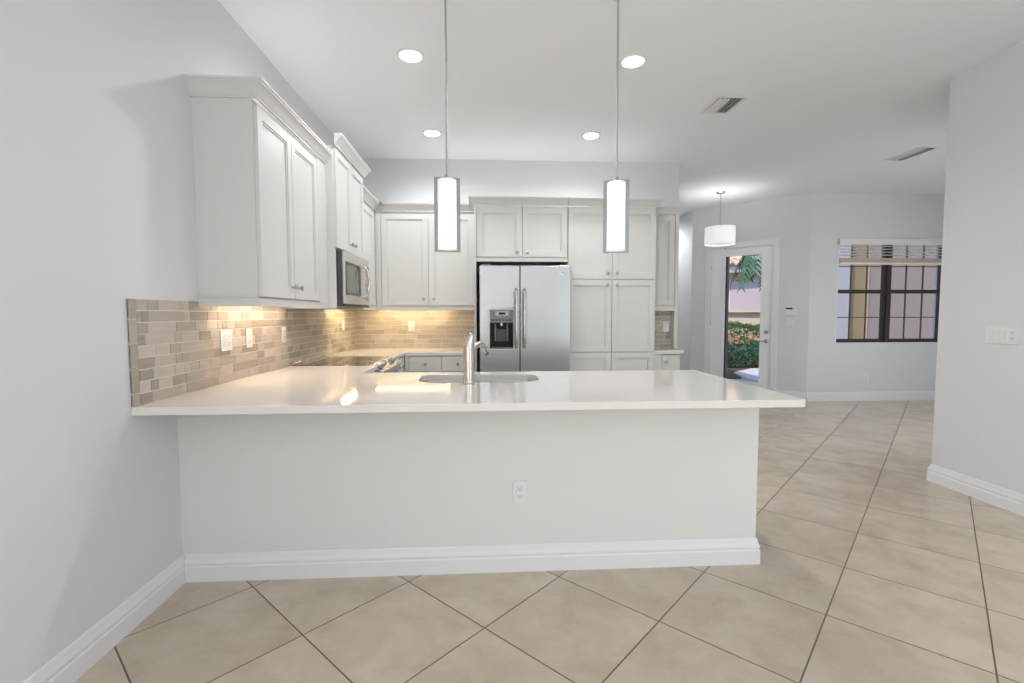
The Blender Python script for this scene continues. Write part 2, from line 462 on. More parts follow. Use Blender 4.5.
for a, b in ((WX0, MX), (MX, WX1)): gp.box(a + .02, b - .02, y0 + .034, y0 + .038, WZ0 + .03, WZ1 - .03)
gp.build('pane', 'glass', win)
struct('trim_1', MB().ring(WX0 - .0, WX1, WZ0, WZ1, WX0 + .012, WX1 - .012, WZ0 + .006, WZ1 - .012, YF + .002, YF + .035), 'trim')

bl = thing('window_blind', 'white slatted blind pulled up to the top of the nook window', 'blind', ((WX0 + WX1) / 2, YF, 2.39))
box(WX0 - .015, WX1 + .02, YF - .045, YF - .03, 2.305, 2.392).box(WX0 + .01, WX1 - .01, YF - .03, YF + .02, 2.33, 2.38).build('valance', 'blind', bl, .002)
for k in range(4):
    z = 2.288 - k * .043
    m = MB(Matrix.Translation((0, YF - .005, z)) @ Matrix.Rotation(math.radians(-8), 4, 'X'))
    m.box(WX0 + .015, WX1 - .015, -.024, .024, -.0015, .0015); m.build('slat', 'blind', bl)
m = MB()
for k in range(9): m.box(WX0 + .015, WX1 - .015, YF - .029, YF + .019, 2.052 + k * .0075, 2.0555 + k * .0075)
m.build('slat_stack', 'sunlit_blind', bl)
box(WX0 + .012, WX1 - .012, YF - .031, YF + .021, 2.018, 2.050).build('bottom_rail', 'sunlit_blind', bl, .003)
for x in (WX0 + .2, MX - .15, MX + .15, WX1 - .2):
    m = MB()
    for dy in (-.026, .018): m.tube([(x, YF - .005 + dy, 2.33), (x, YF - .005 + dy, 2.03)], .0012, 6)
    m.build('ladder_cord', 'blind', bl)

# ------------------------------------------------------------------ the glazed door in the angled wall
dr = tag(MB(FA).ring(DL + .001, DR_ - .001, .012, DT - .001, .535, 1.095, .21, 2.235, .004, .049).build('door_1', 'door', None, .002), kind='structure')
MB(FA).ring(.515, 1.115, .19, 2.255, .54, 1.09, .215, 2.23, -.004, .004).ring(.515, 1.115, .19, 2.255, .54, 1.09, .215, 2.23, .049, .059).build('glazing_bead', 'door', dr, .003)
MB(FA).box(.537, 1.093, .024, .030, .212, 2.233).build('pane', 'glass', dr)
hw = MB(FA)
hw.lathe([(.031, 0), (.031, .008), (.024, .012), (.02, .02), (.012, .022)], (1.187, .004, 1.02), '-y'); hw.build('deadbolt', 'nickel', dr)
hw = MB(FA)
hw.lathe([(.033, 0), (.033, .006), (.026, .012), (.012, .014), (.011, .045), (.014, .05)], (1.187, .004, .878), '-y')
hw.tube([(1.187, -.025, .878), (1.15, -.03, .878), (1.09, -.028, .876), (1.07, -.024, .876)], [.011, .009, .008, .006], 12); hw.build('lever_handle', 'nickel', dr)
hg = MB(FA)
for z in (.3, 1.15, 2.05): hg.tube([(DL + .001, .0, z - .045), (DL + .001, .0, z + .045)], .005, 10)
hg.build('hinge', 'nickel', dr)
cs = MB(FA)
for (a, b, c, d) in ((DL - .085, DL + .0, 0, DT + .085), (DR_, DR_ + .085, 0, DT + .085)):
    cs.box(a, b, -.018, 0, c, d)
cs.box(DL, DR_, -.018, 0, DT, DT + .085); cs.box(DL - .09, DR_ + .09, -.024, 0, DT + .078, DT + .092)
cs.box(DL - .02, DL, 0, .13, 0, DT).box(DR_, DR_ + .02, 0, .13, 0, DT).box(DL - .02, DR_ + .02, 0, .13, DT, DT + .02)
struct('trim_2', cs, 'trim')
MB(FA).box(DL, DR_, .0, .14, 0, .012).build('threshold', 'nickel', dr)
ss = MB(FA).tube([(.55, -.012, 2.36), (.55, -.024, 2.36)], .012, 12)
tag(ss.build('door_sensor', 'nickel'), 'small round grey contact sensor on the casing above the glazed door', 'sensor')


# ------------------------------------------------------------------ cabinets
def door_part(F, u0, u1, z0, z1, parent, name='door', fr=.057, th=.02, knob=None, m='cab'):
    """shaker door on face plane local y=0, thickness towards -y"""
    d = MB(F)
    d.ring(u0, u1, z0, z1, u0 + fr, u1 - fr, z0 + fr, z1 - fr, -th, 0)
    d.ring(u0 + fr, u1 - fr, z0 + fr, z1 - fr, u0 + fr + .011, u1 - fr - .011, z0 + fr + .011, z1 - fr - .011, -th + .005, 0)
    d.box(u0 + fr + .011, u1 - fr - .011, -th + .011, 0, z0 + fr + .011, z1 - fr - .011)
    o = d.build(name, m, parent, .0015)
    if knob: knob_part(F, knob[0], knob[1], -th, o)
    return o


def slab_part(F, u0, u1, z0, z1, parent, name='drawer', th=.02, knob=None):
    o = MB(F).box(u0, u1, -th, 0, z0, z1).build(name, 'cab', parent, .003)
    if knob: knob_part(F, knob[0], knob[1], -th, o)
    return o


def knob_part(F, u, z, y, parent):
    k = MB(F); k.lathe([(.009, 0), (.007, .004), (.006, .012), (.012, .017), (.0155, .022), (.0155, .026), (.011, .030), (.002, .031)], (u, y, z), '-y', 20)
    return k.build('knob', 'nickel', parent)


CROWN = [(0, 0), (.010, 0), (.010, .010), (.016, .014), (.022, .028), (.042, .056), (.050, .062), (.050, .070), (.056, .074), (.056, .085), (0, .085)]
RAIL = [(0, 0), (.018, 0), (.018, .036), (.022, .042), (0, .042)]
def crown(path, z, parent, name='crown_moulding', sc=1.0):
    return MB().sweep(path, [(o * sc, z + h * sc) for o, h in CROWN]).build(name, 'cab', parent)

FL = lambda x: frame((x, 0, 0), (0, 1, 0), (1, 0, 0))        # left-wall run: local x = world y
FB = lambda y: frame((0, y, 0), (1, 0, 0), (0, -1, 0))       # back-wall run

# 1. big upper cabinet nearest the camera
c1 = thing('wall_cabinet', 'large white two-door upper cabinet nearest the camera on the left wall', 'cabinet', (0, .2136, 1.387))
box(.0, .297, .2136, 1.298, 1.387, 2.40).build('body', 'cab', c1, .001)
door_part(FL(.297), .226, .660, 1.395, 2.375, c1, knob=(.615, 1.465))
door_part(FL(.297), .666, 1.105, 1.395, 2.375, c1, knob=(.715, 1.465))
box(.297, .316, 1.112, 1.298, 1.387, 2.40).build('filler', 'cab', c1, .001)
MB().sweep([(.0, .2136), (.297, .2136), (.297, 1.298)], [(o, 1.345 + h) for o, h in RAIL]).build('light_rail', 'cab', c1)
crown([(.0, .2136), (.317, .2136), (.317, 1.288)], 2.40, c1)

# 2. cabinet over the microwave, deeper and taller
c2 = thing('microwave_cabinet', 'white upper cabinet above the microwave, taller than its neighbours', 'cabinet', (0, 1.30, 1.36))
box(0, .365, 1.30, 2.14, 1.79, 2.54).build('body', 'cab', c2, .001)
for ya in (1.30, 2.122): box(0, .372, ya, ya + .018, 1.345, 1.79).build('side_panel', 'cab', c2, .001)
door_part(FL(.365), 1.315, 1.715, 1.80, 2.525, c2, fr=.052, knob=(1.67, 1.87))
door_part(FL(.365), 1.721, 2.125, 1.80, 2.525, c2, fr=.052, knob=(1.765, 1.87))
crown([(.385, 1.285), (.385, 2.15), (.22, 2.15)], 2.54, c2)

# 3. corner cabinet on the left wall
c3 = thing('wall_cabinet', 'narrow white upper cabinet in the corner between microwave and back wall', 'cabinet', (0, 2.14, 1.387))
box(0, .297, 2.142, YW, 1.387, 2.40).build('body', 'cab', c3, .001)
door_part(FL(.297), 2.15, 2.86, 1.395, 2.375, c3, knob=(2.20, 1.465))
MB().sweep([(.297, 2.142), (.297, 2.90)], [(o, 1.345 + h) for o, h in RAIL]).build('light_rail', 'cab', c3)
crown([(.317, 2.142), (.317, 2.89), ], 2.40, c3)

# 4. back wall upper cabinet
c4 = thing('wall_cabinet', 'white two-door upper cabinet on the back wall left of the refrigerator', 'cabinet', (.297, 2.92, 1.387))
box(.299, 1.372, 2.92, YW, 1.387, 2.40).build('body', 'cab', c4, .001)
box(.319, .372, 2.901, 2.92, 1.387, 2.375).build('filler', 'cab', c4)
door_part(FB(2.92), .376, .874, 1.395, 2.375, c4, knob=(.822, 1.465))
door_part(FB(2.92), .880, 1.366, 1.395, 2.375, c4, knob=(.932, 1.465))
MB().sweep([(.317, 2.92), (1.372, 2.92)], [(o, 1.345 + h) for o, h in RAIL]).build('light_rail', 'cab', c4)
crown([(.375, 2.90), (1.372, 2.90)], 2.40, c4)
MB().sweep([(.317, 2.84), (.317, 2.90), (.40, 2.90)], [(o, 2.40 + h) for o, h in CROWN]).build('crown_moulding', 'cab', c4)

# 5. refrigerator surround
c5 = thing('refrigerator_cabinet', 'white two-door cabinet bridging over the top of the steel refrigerator', 'cabinet', (1.372, 2.58, 1.84))
box(1.374, 1.396, 2.56, YW, 0, 2.40).build('side_panel', 'cab', c5, .001)
box(1.396, 2.334, 2.60, YW, 1.838, 2.40).build('body', 'cab', c5, .001)
box(1.396, 2.334, 2.583, 2.60, 1.838, 1.876).build('bottom_rail', 'cab', c5, .001)
door_part(FB(2.60), 1.400, 1.862, 1.884, 2.385, c5, knob=(1.812, 1.93))
door_part(FB(2.60), 1.868, 2.330, 1.884, 2.385, c5, knob=(1.918, 1.93))
crown([(1.374, 3.20), (1.374, 2.575), (2.334, 2.575)], 2.40, c5)

# 6. pantry
c6 = thing('pantry_cabinet', 'tall white pantry cabinet with stacked pairs of doors right of the refrigerator', 'cabinet', (2.336, 2.58, 0))
box(2.338, 3.262, 2.60, YW, .10, 2.40).box(2.35, 3.25, 2.66, YW, 0, .10).build('body', 'cab', c6, .001)
for (a, b, kx) in ((2.342, 2.797, 2.752), (2.803, 3.258, 2.848)):
    door_part(FB(2.60), a, b, 1.664, 2.385, c6, knob=(kx, 1.722))
    door_part(FB(2.60), a, b, .906, 1.656, c6, knob=(kx, 1.60))
    door_part(FB(2.60), a, b, .115, .898, c6, knob=(kx, .62))
crown([(2.338, 2.575), (3.262, 2.575), (3.262, 3.20)], 2.40, c6)

# 7. desk nook at the end of the run
c7 = thing('wall_cabinet', 'narrow white single-door upper cabinet on the back wall right of the pantry', 'cabinet', (3.264, 2.92, 1.387))
box(3.264, 3.592, 2.92, YW, 1.372, 2.40).build('body', 'cab', c7, .001)
box(3.594, 3.634, 2.90, YW, .916, 2.40).build('side_panel', 'cab', c7, .001)
door_part(FB(2.92), 3.27, 3.588, 1.395, 2.385, c7, fr=.06)
box(3.264, 3.594, 2.902, 2.92, 1.335, 1.387).build('light_rail', 'cab', c7, .001)
crown([(3.322, 2.895), (3.634, 2.895), (3.634, 3.20)], 2.40, c7)
c8 = thing('base_cabinet', 'narrow white base cabinet with one drawer right of the pantry', 'cabinet', (3.264, 2.64, 0))
box(3.264, 3.555, 2.64, YW, .10, .878).box(3.264, 3.54, 2.70, YW, 0, .10).build('body', 'cab', c8, .001)
box(3.264, 3.355, 2.621, 2.64, .10, .878).build('filler', 'cab', c8)
slab_part(FB(2.64), 3.36, 3.551, .70, .868, c8, knob=(3.395, .80))
door_part(FB(2.64), 3.36, 3.551, .115, .694, c8, fr=.045, knob=(3.51, .62))
# small rounded desk counter
pts = [(3.264, YW), (3.264, 2.60)] + [(3.54 + .07 * math.sin(t), 2.67 - .07 * math.cos(t)) for t in [PI / 2 * k / 8 for k in range(9)]] + [(3.61, 2.88), (3.64, 2.90), (3.64, YW)]
tag(MB().prism(pts, .879, .914).build('countertop', 'counter', None, .003), 'small pale quartz countertop with rounded corner beside the pantry', 'countertop')

# 8. back and left base cabinets
c9 = thing('base_cabinet', 'white base cabinet with two drawers below the back counter', 'cabinet', (.66, 2.60, 0))
box(.662, 1.372, 2.60, YW, .10, .878).box(.662, 1.37, 2.67, YW, 0, .10).build('body', 'cab', c9, .001)
box(.662, .700, 2.582, 2.60, .10, .878).build('filler', 'cab', c9)
for a, b in ((.705, 1.033), (1.039, 1.367)):
    slab_part(FB(2.60), a, b, .715, .868, c9, knob=((a + b) / 2, .792))
    door_part(FB(2.60), a, b, .115, .708, c9, knob=(b - .05 if a < 1 else a + .05, .64))
c10 = thing('base_cabinet', 'white corner base cabinet beyond the range on the left wall', 'cabinet', (0, 2.12, 0))
box(0, .64, 2.105, YW, .10, .878).box(0, .58, 2.105, YW, 0, .10).build('body', 'cab', c10, .001)
slab_part(FL(.64), 2.11, 2.55, .715, .868, c10, knob=(2.33, .792)); door_part(FL(.64), 2.11, 2.55, .115, .708, c10, knob=(2.16, .64))
c11 = thing('base_cabinet', 'white corner base cabinet between the peninsula and the range', 'cabinet', (0, .12, 0))
box(0, .64, .117, 1.315, .10, .878).box(0, .58, .117, 1.315, 0, .10).build('body', 'cab', c11, .001)
slab_part(FL(.64), .87, 1.31, .715, .868, c11, knob=(1.09, .792)); door_part(FL(.64), .87, 1.31, .115, .708, c11, knob=(1.26, .64))
FP = frame((0, .80, 0), (-1, 0, 0), (0, 1, 0))
c12 = thing('base_cabinet', 'long white base cabinet forming the back of the peninsula under the sink', 'cabinet', (.66, .12, 0))
pb = box(.642, 1.00, .117, .80, .10, .878).box(1.86, PW, .117, .80, .10, .878).box(1.0, 1.86, .117, .80, .10, .60).box(1.0, 1.86, .765, .80, .60, .878)
pb.box(.642, PW - .0, .117, .73, 0, .10)
pb.build('body', 'cab', c12, .001)
for a, b in ((.70, 1.02), (1.03, 1.44), (1.446, 1.86), (1.87, 2.36), (2.37, 2.86)):
    slab_part(FP, -b, -a, .715, .868, c12, knob=(-(a + b) / 2, .792)); door_part(FP, -b, -a, .115, .708, c12, knob=(-b + .05, .64))

# ------------------------------------------------------------------ worktops
def arc(cx, cy, rx, ry, a0, a1, n): return [(cx + rx * math.cos(a0 + (a1 - a0) * k / n), cy + ry * math.sin(a0 + (a1 - a0) * k / n)) for k in range(n + 1)]
SX0, SX1, SY0, SY1 = 1.085, 1.80, .345, .715
hole = arc(SX0 + .16, SY0 + .14, .16, .14, PI, 1.5 * PI, 10) + arc(SX1 - .16, SY0 + .14, .16, .14, 1.5 * PI, 2 * PI, 10) + arc(SX1 - .07, SY1 - .07, .07, .07, 0, .5 * PI, 8) + arc(SX0 + .07, SY1 - .07, .07, .07, .5 * PI, PI, 8)
CE = PW + .045
ctr = [(.0, -PO), (CE - .012, -PO), (CE - .003, -PO + .003), (CE, -PO + .012), (CE, .858), (.66, .858), (.66, 1.318), (0, 1.318)]
tag(MB().prism(ctr, .879, .914, hole).build('countertop', 'counter', None, .003), 'long pale quartz countertop of the peninsula in the foreground, with sink cut-out', 'countertop')
tag(MB().prism([(0, 2.102), (.66, 2.102), (.66, 2.57), (1.372, 2.57), (1.372, YW), (0, YW)], .879, .914).build('countertop', 'counter', None, .003),
    'pale quartz countertop in the back left corner, under the yellow-lit tiles', 'countertop')

# ------------------------------------------------------------------ backsplashes
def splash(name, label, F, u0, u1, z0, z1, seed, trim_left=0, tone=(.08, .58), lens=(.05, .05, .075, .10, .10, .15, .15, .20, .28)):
    rnd = random.Random(seed); t = thing(name, label, 'backsplash', tuple(F @ Vector((u0, 0, z0))))
    MB(F).box(u0, u1, -.006, 0, z0, z1).build('grout', 'grout', t)
    b = MB(F); rows = 9; h = (z1 - z0) / rows; g = .0022
    for r in range(rows):
        u = u0 + trim_left; first = True
        while u < u1 - .004:
            L = rnd.choice(lens)
            if first: L *= rnd.uniform(.4, 1); first = False
            e = min(u + L, u1)
            if u1 - e < .02: e = u1
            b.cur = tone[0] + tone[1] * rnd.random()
            th = .0085 + rnd.uniform(-.0008, .0008)
            b.box(u + g, e - g, -th, -.004, z0 + r * h + g, z0 + (r + 1) * h - g); u = e
    b.build('stone_strips', 'stone', t, 0)
    if trim_left:
        c = MB(F); n = 5; zz = [z0 + .0, z0 + .105, z0 + .215, z0 + .325, z0 + .435, z1]
        zz = [z0, z0 + .055, z0 + .16, z0 + .265, z0 + .37, z1]
        for k in range(5):
            c.cur = .15 + .3 * rnd.random()
            c.box(u0, u0 + trim_left - .004, -.012, 0, zz[k] + g, zz[k + 1] - g)
        c.build('edge_strip', 'stone', t, .002)
    return t
splash('tile_backsplash', 'grey-beige stone strip tiling along the whole left wall', FL(0), -PO, YW - .001, .914, 1.370, 3, trim_left=.045)
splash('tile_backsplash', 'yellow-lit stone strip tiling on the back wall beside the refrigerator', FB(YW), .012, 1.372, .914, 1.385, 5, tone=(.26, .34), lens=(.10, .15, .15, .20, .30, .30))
splash('tile_backsplash', 'small patch of stone strip tiling in the niche right of the pantry', FB(2.99), 3.264, 3.593, .914, 1.371, 11)


# ------------------------------------------------------------------ outlets and switches
def plate(F, u, z, off, gangs, label, kinds, cat='outlet', name='wall_outlet'):
    w = .072 + .046 * (gangs - 1); h = .117
    t = thing(name, label, cat, tuple(F @ Vector((u, -off, z))))
    MB(F).box(u - w / 2, u + w / 2, -off - .006, -off, z - h / 2, z + h / 2).build('cover_plate', 'plate', t, .0025)
    for i, kd in enumerate(kinds):
        c = u + (i - (gangs - 1) / 2) * .046
        if kd == 'outlet':
            r = MB(F).box(c - .0165, c + .0165, -off - .0085, -off - .005, z - .034, z + .034).build('receptacle', 'plate', t, .002)
            s_ = MB(F)
            for dz in (-.019, .019):
                s_.box(c - .008, c - .0055, -off - .0095, -off - .008, z + dz - .001, z + dz + .008)
                s_.box(c + .0055, c + .008, -off - .0095, -off - .008, z + dz - .001, z + dz + .008)
                s_.lathe([(.0028, 0), (.0028, .0012)], (c, -off - .0083, z + dz - .0085), '-y', 10)
            s_.build('slots', 'slot', r)
        elif kd == 'rocker':
            MB(F).box(c - .0165, c + .0165, -off - .0075, -off - .005, z - .034, z + .034).build('rocker_frame', 'plate', t, .001)
            MB(F @ Matrix.Translation((c, -off - .008, z)) @ Matrix.Rotation(math.radians(4), 4, 'X')).box(-.0135, .0135, -.003, .002, -.030, .030).build('rocker_switch', 'plate', t, .0015)
    return t
plate(FL(0), .44, 1.155, .0105, 2, 'double white plate on the left tile splash, nearest the camera', ('rocker', 'outlet'), 'switch', 'switch_plate')
plate(FL(0), .706, 1.155, .0105, 1, 'single white outlet on the left tiles, second from the camera', ('outlet',))
plate(FL(0), 1.225, 1.155, .0105, 1, 'single white outlet on the left tiles just before the range', ('outlet',))
plate(FL(0), 2.72, 1.19, .0105, 1, 'single white outlet on the left tiles beyond the range near the corner', ('outlet',))
plate(FB(YW), .64, 1.165, .0105, 1, 'white outlet on the yellow-lit back wall tiles', ('outlet',))
plate(FB(2.99), 3.53, 1.155, .0105, 1, 'white switch plate on tiles in the niche beside the pantry', ('rocker',), 'switch', 'switch_plate')
plate(FB(0), 1.650, .405, 0, 1, 'white outlet low on the front face of the peninsula', ('outlet',))
plate(FB(YF), 7.16, .345, 0, 1, 'white outlet low on the far wall below the window', ('outlet',))
FR = frame((XR, 0, 0), (0, -1, 0), (-1, 0, 0))
plate(FR, -.655, 1.155, 0, 4, 'wide white switch plate on the near right wall', ('rocker', 'rocker', 'rocker', 'outlet'), 'switch', 'switch_plate')
thm = thing('thermostat', 'white thermostat with dark display on the wall right of the glazed door', 'thermostat', tuple(FA @ Vector((1.512, 0, 1.34))))
MB(FA).box(1.435, 1.585, -.026, 0, 1.275, 1.40).build('housing', 'plate', thm, .006)
MB(FA).box(1.45, 1.54, -.0275, -.024, 1.368, 1.392).build('display', 'display', thm)
ks = thing('alarm_keypad', 'small pale switch plate directly below the thermostat', 'switch', tuple(FA @ Vector((1.51, 0, 1.18))))
MB(FA).box(1.445, 1.565, -.007, 0, 1.125, 1.235).build('cover_plate', 'plate', ks, .002)
for q in (1.482, 1.528): MB(FA).box(q - .0165, q + .0165, -.010, -.005, 1.147, 1.213).build('rocker_switch', 'plate', ks, .002)

# ------------------------------------------------------------------ refrigerator
fx0, fx1, fy = 1.430, 2.338, 2.42
fr = thing('refrigerator', 'stainless steel side-by-side refrigerator with ice and water dispenser', 'refrigerator', ((fx0 + fx1) / 2, 2.8, 0))
box(fx0 + .004, fx1 - .012, 2.505, 3.17, .03, 1.772).build('body', 'darkgrey', fr, .004)
box(fx0 + .02, fx1 - .02, 2.47, 2.52, .02, .10).build('kick_grille', 'black', fr)
seam = 1.829
fd = MB().ring(fx0, seam - .004, .105, 1.785, 1.528, 1.765, .955, 1.345, fy, 2.50).build('freezer_door', 'steel', fr, .008, segs=3)
rd = box(seam + .004, fx1, fy, 2.50, .105, 1.785).build('refrigerator_door', 'steel', fr, .008, segs=3)
box(seam - .004, seam + .004, 2.43, 2.50, .105, 1.78).build('door_gasket', 'black', fr)
dp = MB().ring(1.516, 1.777, .943, 1.357, 1.530, 1.763, .957, 1.343, fy - .008, fy + .004).build('dispenser_bezel', mat('bezel_silver', (.55, .56, .56), .35, .8), fd, .003)
box(1.530, 1.763, fy - .004, fy + .03, 1.215, 1.343).build('control_panel', 'midgrey', dp, .003)
box(1.585, 1.715, fy - .008, fy, 1.285, 1.328).build('display_frame', mat('panel_silver', (.45, .47, .45), .4, .5), dp, .002)
m = box(1.618, 1.682, fy - .0095, fy - .007, 1.296, 1.318); m.build('display', 'black', dp)
m = MB()
for k in range(6): m.box(1.548 + k * .034, 1.570 + k * .034, fy - .0065, fy - .003, 1.235, 1.25)
m.build('button_row', 'slot', dp)
m = box(1.528, 1.765, 2.485, 2.495, .955, 1.22).box(1.526, 1.532, fy + .004, 2.49, .955, 1.22).box(1.761, 1.767, fy + .004, 2.49, .955, 1.22).box(1.528, 1.765, fy + .004, 2.49, .953, .96)
m.build('recess', 'black', dp)
m = MB(); m.tube([(1.646, 2.46, 1.22), (1.646, 2.45, 1.18)], [.022, .016], 14); m.build('spout_nozzle', 'steel', dp)
m = MB(Matrix.Translation((1.646, 2.462, 1.10)) @ Matrix.Rotation(math.radians(12), 4, 'X')); m.prism([(-.05, -.004), (.05, -.004), (.05, .004), (-.05, .004)], -.075, .05)
m.build('paddle', mat('paddle_grey', (.10, .10, .11), .2), dp, .003)
for q in (1.585, 1.707): MB().tube([(q, 2.47, 1.205), (q, 2.462, 1.03)], [.010, .007], 10).build('side_guide', 'midgrey', dp)
m = box(1.540, 1.753, 2.43, 2.485, .958, .966)
for k in range(9): m.box(1.548 + k * .023, 1.556 + k * .023, 2.432, 2.483, .966, .970)
m.build('drip_tray', 'midgrey', dp)
def fhandle(x, parent):
    m = MB(); m.tube([(x, fy + .004, 1.545), (x, fy - .03, 1.545), (x, fy - .052, 1.525), (x, fy - .058, 1.45), (x, fy - .06, 1.27), (x, fy - .058, 1.07), (x, fy - .052, 1.0), (x, fy - .03, .975), (x, fy + .004, .975)], [.015, .016, .0175, .018, .018, .018, .0175, .016, .015], 16)
    return m.build('handle', 'steel', parent)
fhandle(1.790, fd); fhandle(1.872, rd)
m = MB(); m.lathe([(.018, 0), (.018, .003), (.015, .004)], (2.245, fy, 1.700), '-y', 24); bd = m.build('badge', 'chrome', rd)
m = MB(); m.tube([(2.245 + .009 * math.cos(t), fy - .0045, 1.700 + .009 * math.sin(t)) for t in [2 * PI * k / 16 for k in range(17)]], .0016, 6); m.tube([(2.239, fy - .0045, 1.70), (2.251, fy - .0045, 1.70)], .0014, 6); m.build('badge_emblem', 'darkgrey', bd)
m = MB()
for a in (fx0 + .03, fx1 - .10): m.box(a, a + .07, fy + .03, 2.52, 1.786, 1.798)
m.build('hinge_cover', 'darkgrey', fr, .002)

# ------------------------------------------------------------------ microwave
my0, my1, mz0, mz1 = 1.345, 2.118, 1.362, 1.782
mw = thing('microwave', 'stainless over-the-range microwave with dark window and chrome handle', 'microwave', (0, 1.72, mz0))
box(.004, .408, my0, my1, mz0, mz1).build('body', 'darkgrey', mw, .002)
FM = FL(.408)
md = MB(FM).ring(my0, 1.985, mz0 + .02, mz1, my0 + .055, 1.80, mz0 + .105, mz1 - .09, -.016, 0).build('door', 'steel_warm', mw, .004)
MB(FM).box(my0 + .054, 1.801, -.010, -.002, mz0 + .104, mz1 - .089).build('window', 'micglass', md)
MB(FM).ring(my0 + .04, 1.815, mz0 + .09, mz1 - .075, my0 + .056, 1.799, mz0 + .106, mz1 - .091, -.019, -.012).build('window_trim', 'darkgrey', md, .001)
m = MB(FM); m.tube([(1.885, -.012, mz1 - .075), (1.885, -.04, mz1 - .075), (1.885, -.06, mz1 - .11), (1.885, -.073, mz1 - .2), (1.885, -.073, mz0 + .21), (1.885, -.06, mz0 + .12), (1.885, -.04, mz0 + .085), (1.885, -.012, mz0 + .085)], .0115, 14)
m.build('handle', 'chrome', md)
cp = MB(FM).box(1.988, my1, -.016, 0, mz0 + .02, mz1).build('control_panel', 'steel_warm', mw, .003)
MB(FM).box(2.0, my1 - .012, -.018, -.014, mz1 - .11, mz1 - .06).build('display', 'display', cp)
m = MB(FM)
for r in range(6):
    for c in range(3): m.box(2.002 + c * .035, 2.030 + c * .035, -.0175, -.015, mz0 + .06 + r * .042, mz0 + .088 + r * .042)
m.build('keypad', 'midgrey', cp)
MB(FM).box(my0, my1, -.012, 0, mz0, mz0 + .018).build('bottom_vent', 'black', mw)
m = MB(FM)
for ya in (1.45, 1.95): m.box(ya - .05, ya + .05, .10, .20, mz0 - .004, mz0 + .001)
m.build('cooktop_lamp', 'midgrey', mw)

# ------------------------------------------------------------------ range
ry0, ry1 = 1.321, 2.099
rg = thing('range', 'slide-in electric range with black glass cooktop and front knobs', 'stove', (.33, 1.71, 0))
box(.004, .655, ry0, ry1, .03, .898).build('body', 'darkgrey', rg, .002)
box(.03, .60, ry0 + .003, ry1 - .003, .898, .917).build('cooktop', 'blackglass', rg, .003)
box(.004, .03, ry0, ry1, .898, .935).build('rear_trim', 'steel', rg, .004)
m = MB(); m.add([(.60, ry0, .922), (.60, ry1, .922), (.625, ry1, .922), (.625, ry0, .922), (.705, ry0, .862), (.705, ry1, .862), (.705, ry1, .80), (.705, ry0, .80), (.60, ry0, .80), (.60, ry1, .80)],
                 [(0, 1, 2, 3), (3, 2, 5, 4), (4, 5, 6, 7), (7, 6, 9, 8), (8, 9, 1, 0), (0, 3, 4, 7, 8), (1, 9, 6, 5, 2)])
pn = m.build('control_panel', 'steel', rg, .003)
nrm = Vector((.6, 0, .8)).normalized()
for ya in (1.37, 1.475, 1.88):
    base = Vector((.662, ya, .898)); k = MB(); k.lathe([(.027, 0), (.027, .006), (.021, .009), (.021, .030), (.019, .036), (.003, .037)], base, nrm, 22)
    kb = k.build('knob', 'steel', pn)
    g_ = MB(Matrix.Translation(base + nrm * .037) @ Vector((0, 0, 1)).rotation_difference(nrm).to_matrix().to_4x4()); g_.box(-.019, .019, -.005, .005, -.002, .012); g_.build('grip', 'chrome', kb, .002)
od = box(.655, .70, ry0 + .004, ry1 - .004, .17, .79).build('oven_door', 'steel', rg, .004)
box(.698, .703, ry0 + .10, ry1 - .10, .28, .64).build('oven_window', 'blackglass', od)
MB().tube([(.70, ry0 + .06, .745), (.745, ry0 + .06, .745)], .009, 12).tube([(.70, ry1 - .06, .745), (.745, ry1 - .06, .745)], .009, 12).tube([(.748, ry0 + .03, .745), (.748, ry1 - .03, .745)], .013, 14).build('oven_handle', 'steel', od)
box(.655, .695, ry0 + .004, ry1 - .004, .04, .16).build('storage_drawer', 'steel', rg, .003)
m = MB()
for (bx_, by_, br_) in ((.17, 1.50, .09), (.17, 1.90, .075), (.44, 1.52, .075), (.44, 1.88, .11)):
    m.tube([(bx_ + br_ * math.cos(t), by_ + br_ * math.sin(t), .9175) for t in [2 * PI * k / 32 for k in range(33)]], .001, 5)
m.build('burner_rings', 'midgrey', rg)

# ------------------------------------------------------------------ sink and faucet
sk = thing('sink', 'oval-fronted stainless undermount sink set into the peninsula', 'sink', (1.44, .53, .70))
def off_loop(lp, d, cx=(SX0 + SX1) / 2, cy=(SY0 + SY1) / 2):
    return [(cx + (x - cx) * (1 + d / .36), cy + (y - cy) * (1 + d / .185)) for x, y in lp]
m = MB(); n = len(hole); levels = [(.020, .878), (.004, .878), (.002, .868), (-.006, .72), (-.03, .70), (-.09, .695)]
vs = []; fs = []
for d, z in levels: vs += [(x, y, z) for x, y in off_loop(hole, d)]
for i in range(len(levels) - 1):
    for k in range(n):
        k2 = (k + 1) % n; fs.append((i * n + k, i * n + k2, (i + 1) * n + k2, (i + 1) * n + k))
fs.append(tuple((len(levels) - 1) * n + k for k in range(n)))
m.add(vs, fs); bo = m.build('basin', 'sinksteel', sk, 0, 50)
so = bo.modifiers.new('thick', 'SOLIDIFY'); so.thickness = .0015; so.offset = -1
MB().lathe([(.045, 0), (.045, .003), (.03, .004), (.028, .002)], (1.44, .55, .6955), 'z').build('drain', 'chrome', sk)
FX = 1.388
fc = thing('faucet', 'brushed nickel single-lever faucet standing in front of the sink', 'faucet', (FX, .285, .914))
m = MB(); m.lathe([(.033, 0), (.033, .006), (.030, .010), (.0295, .20), (.030, .212)], (FX, .285, .914), 'z', 32); m.build('body', 'faucet', fc)
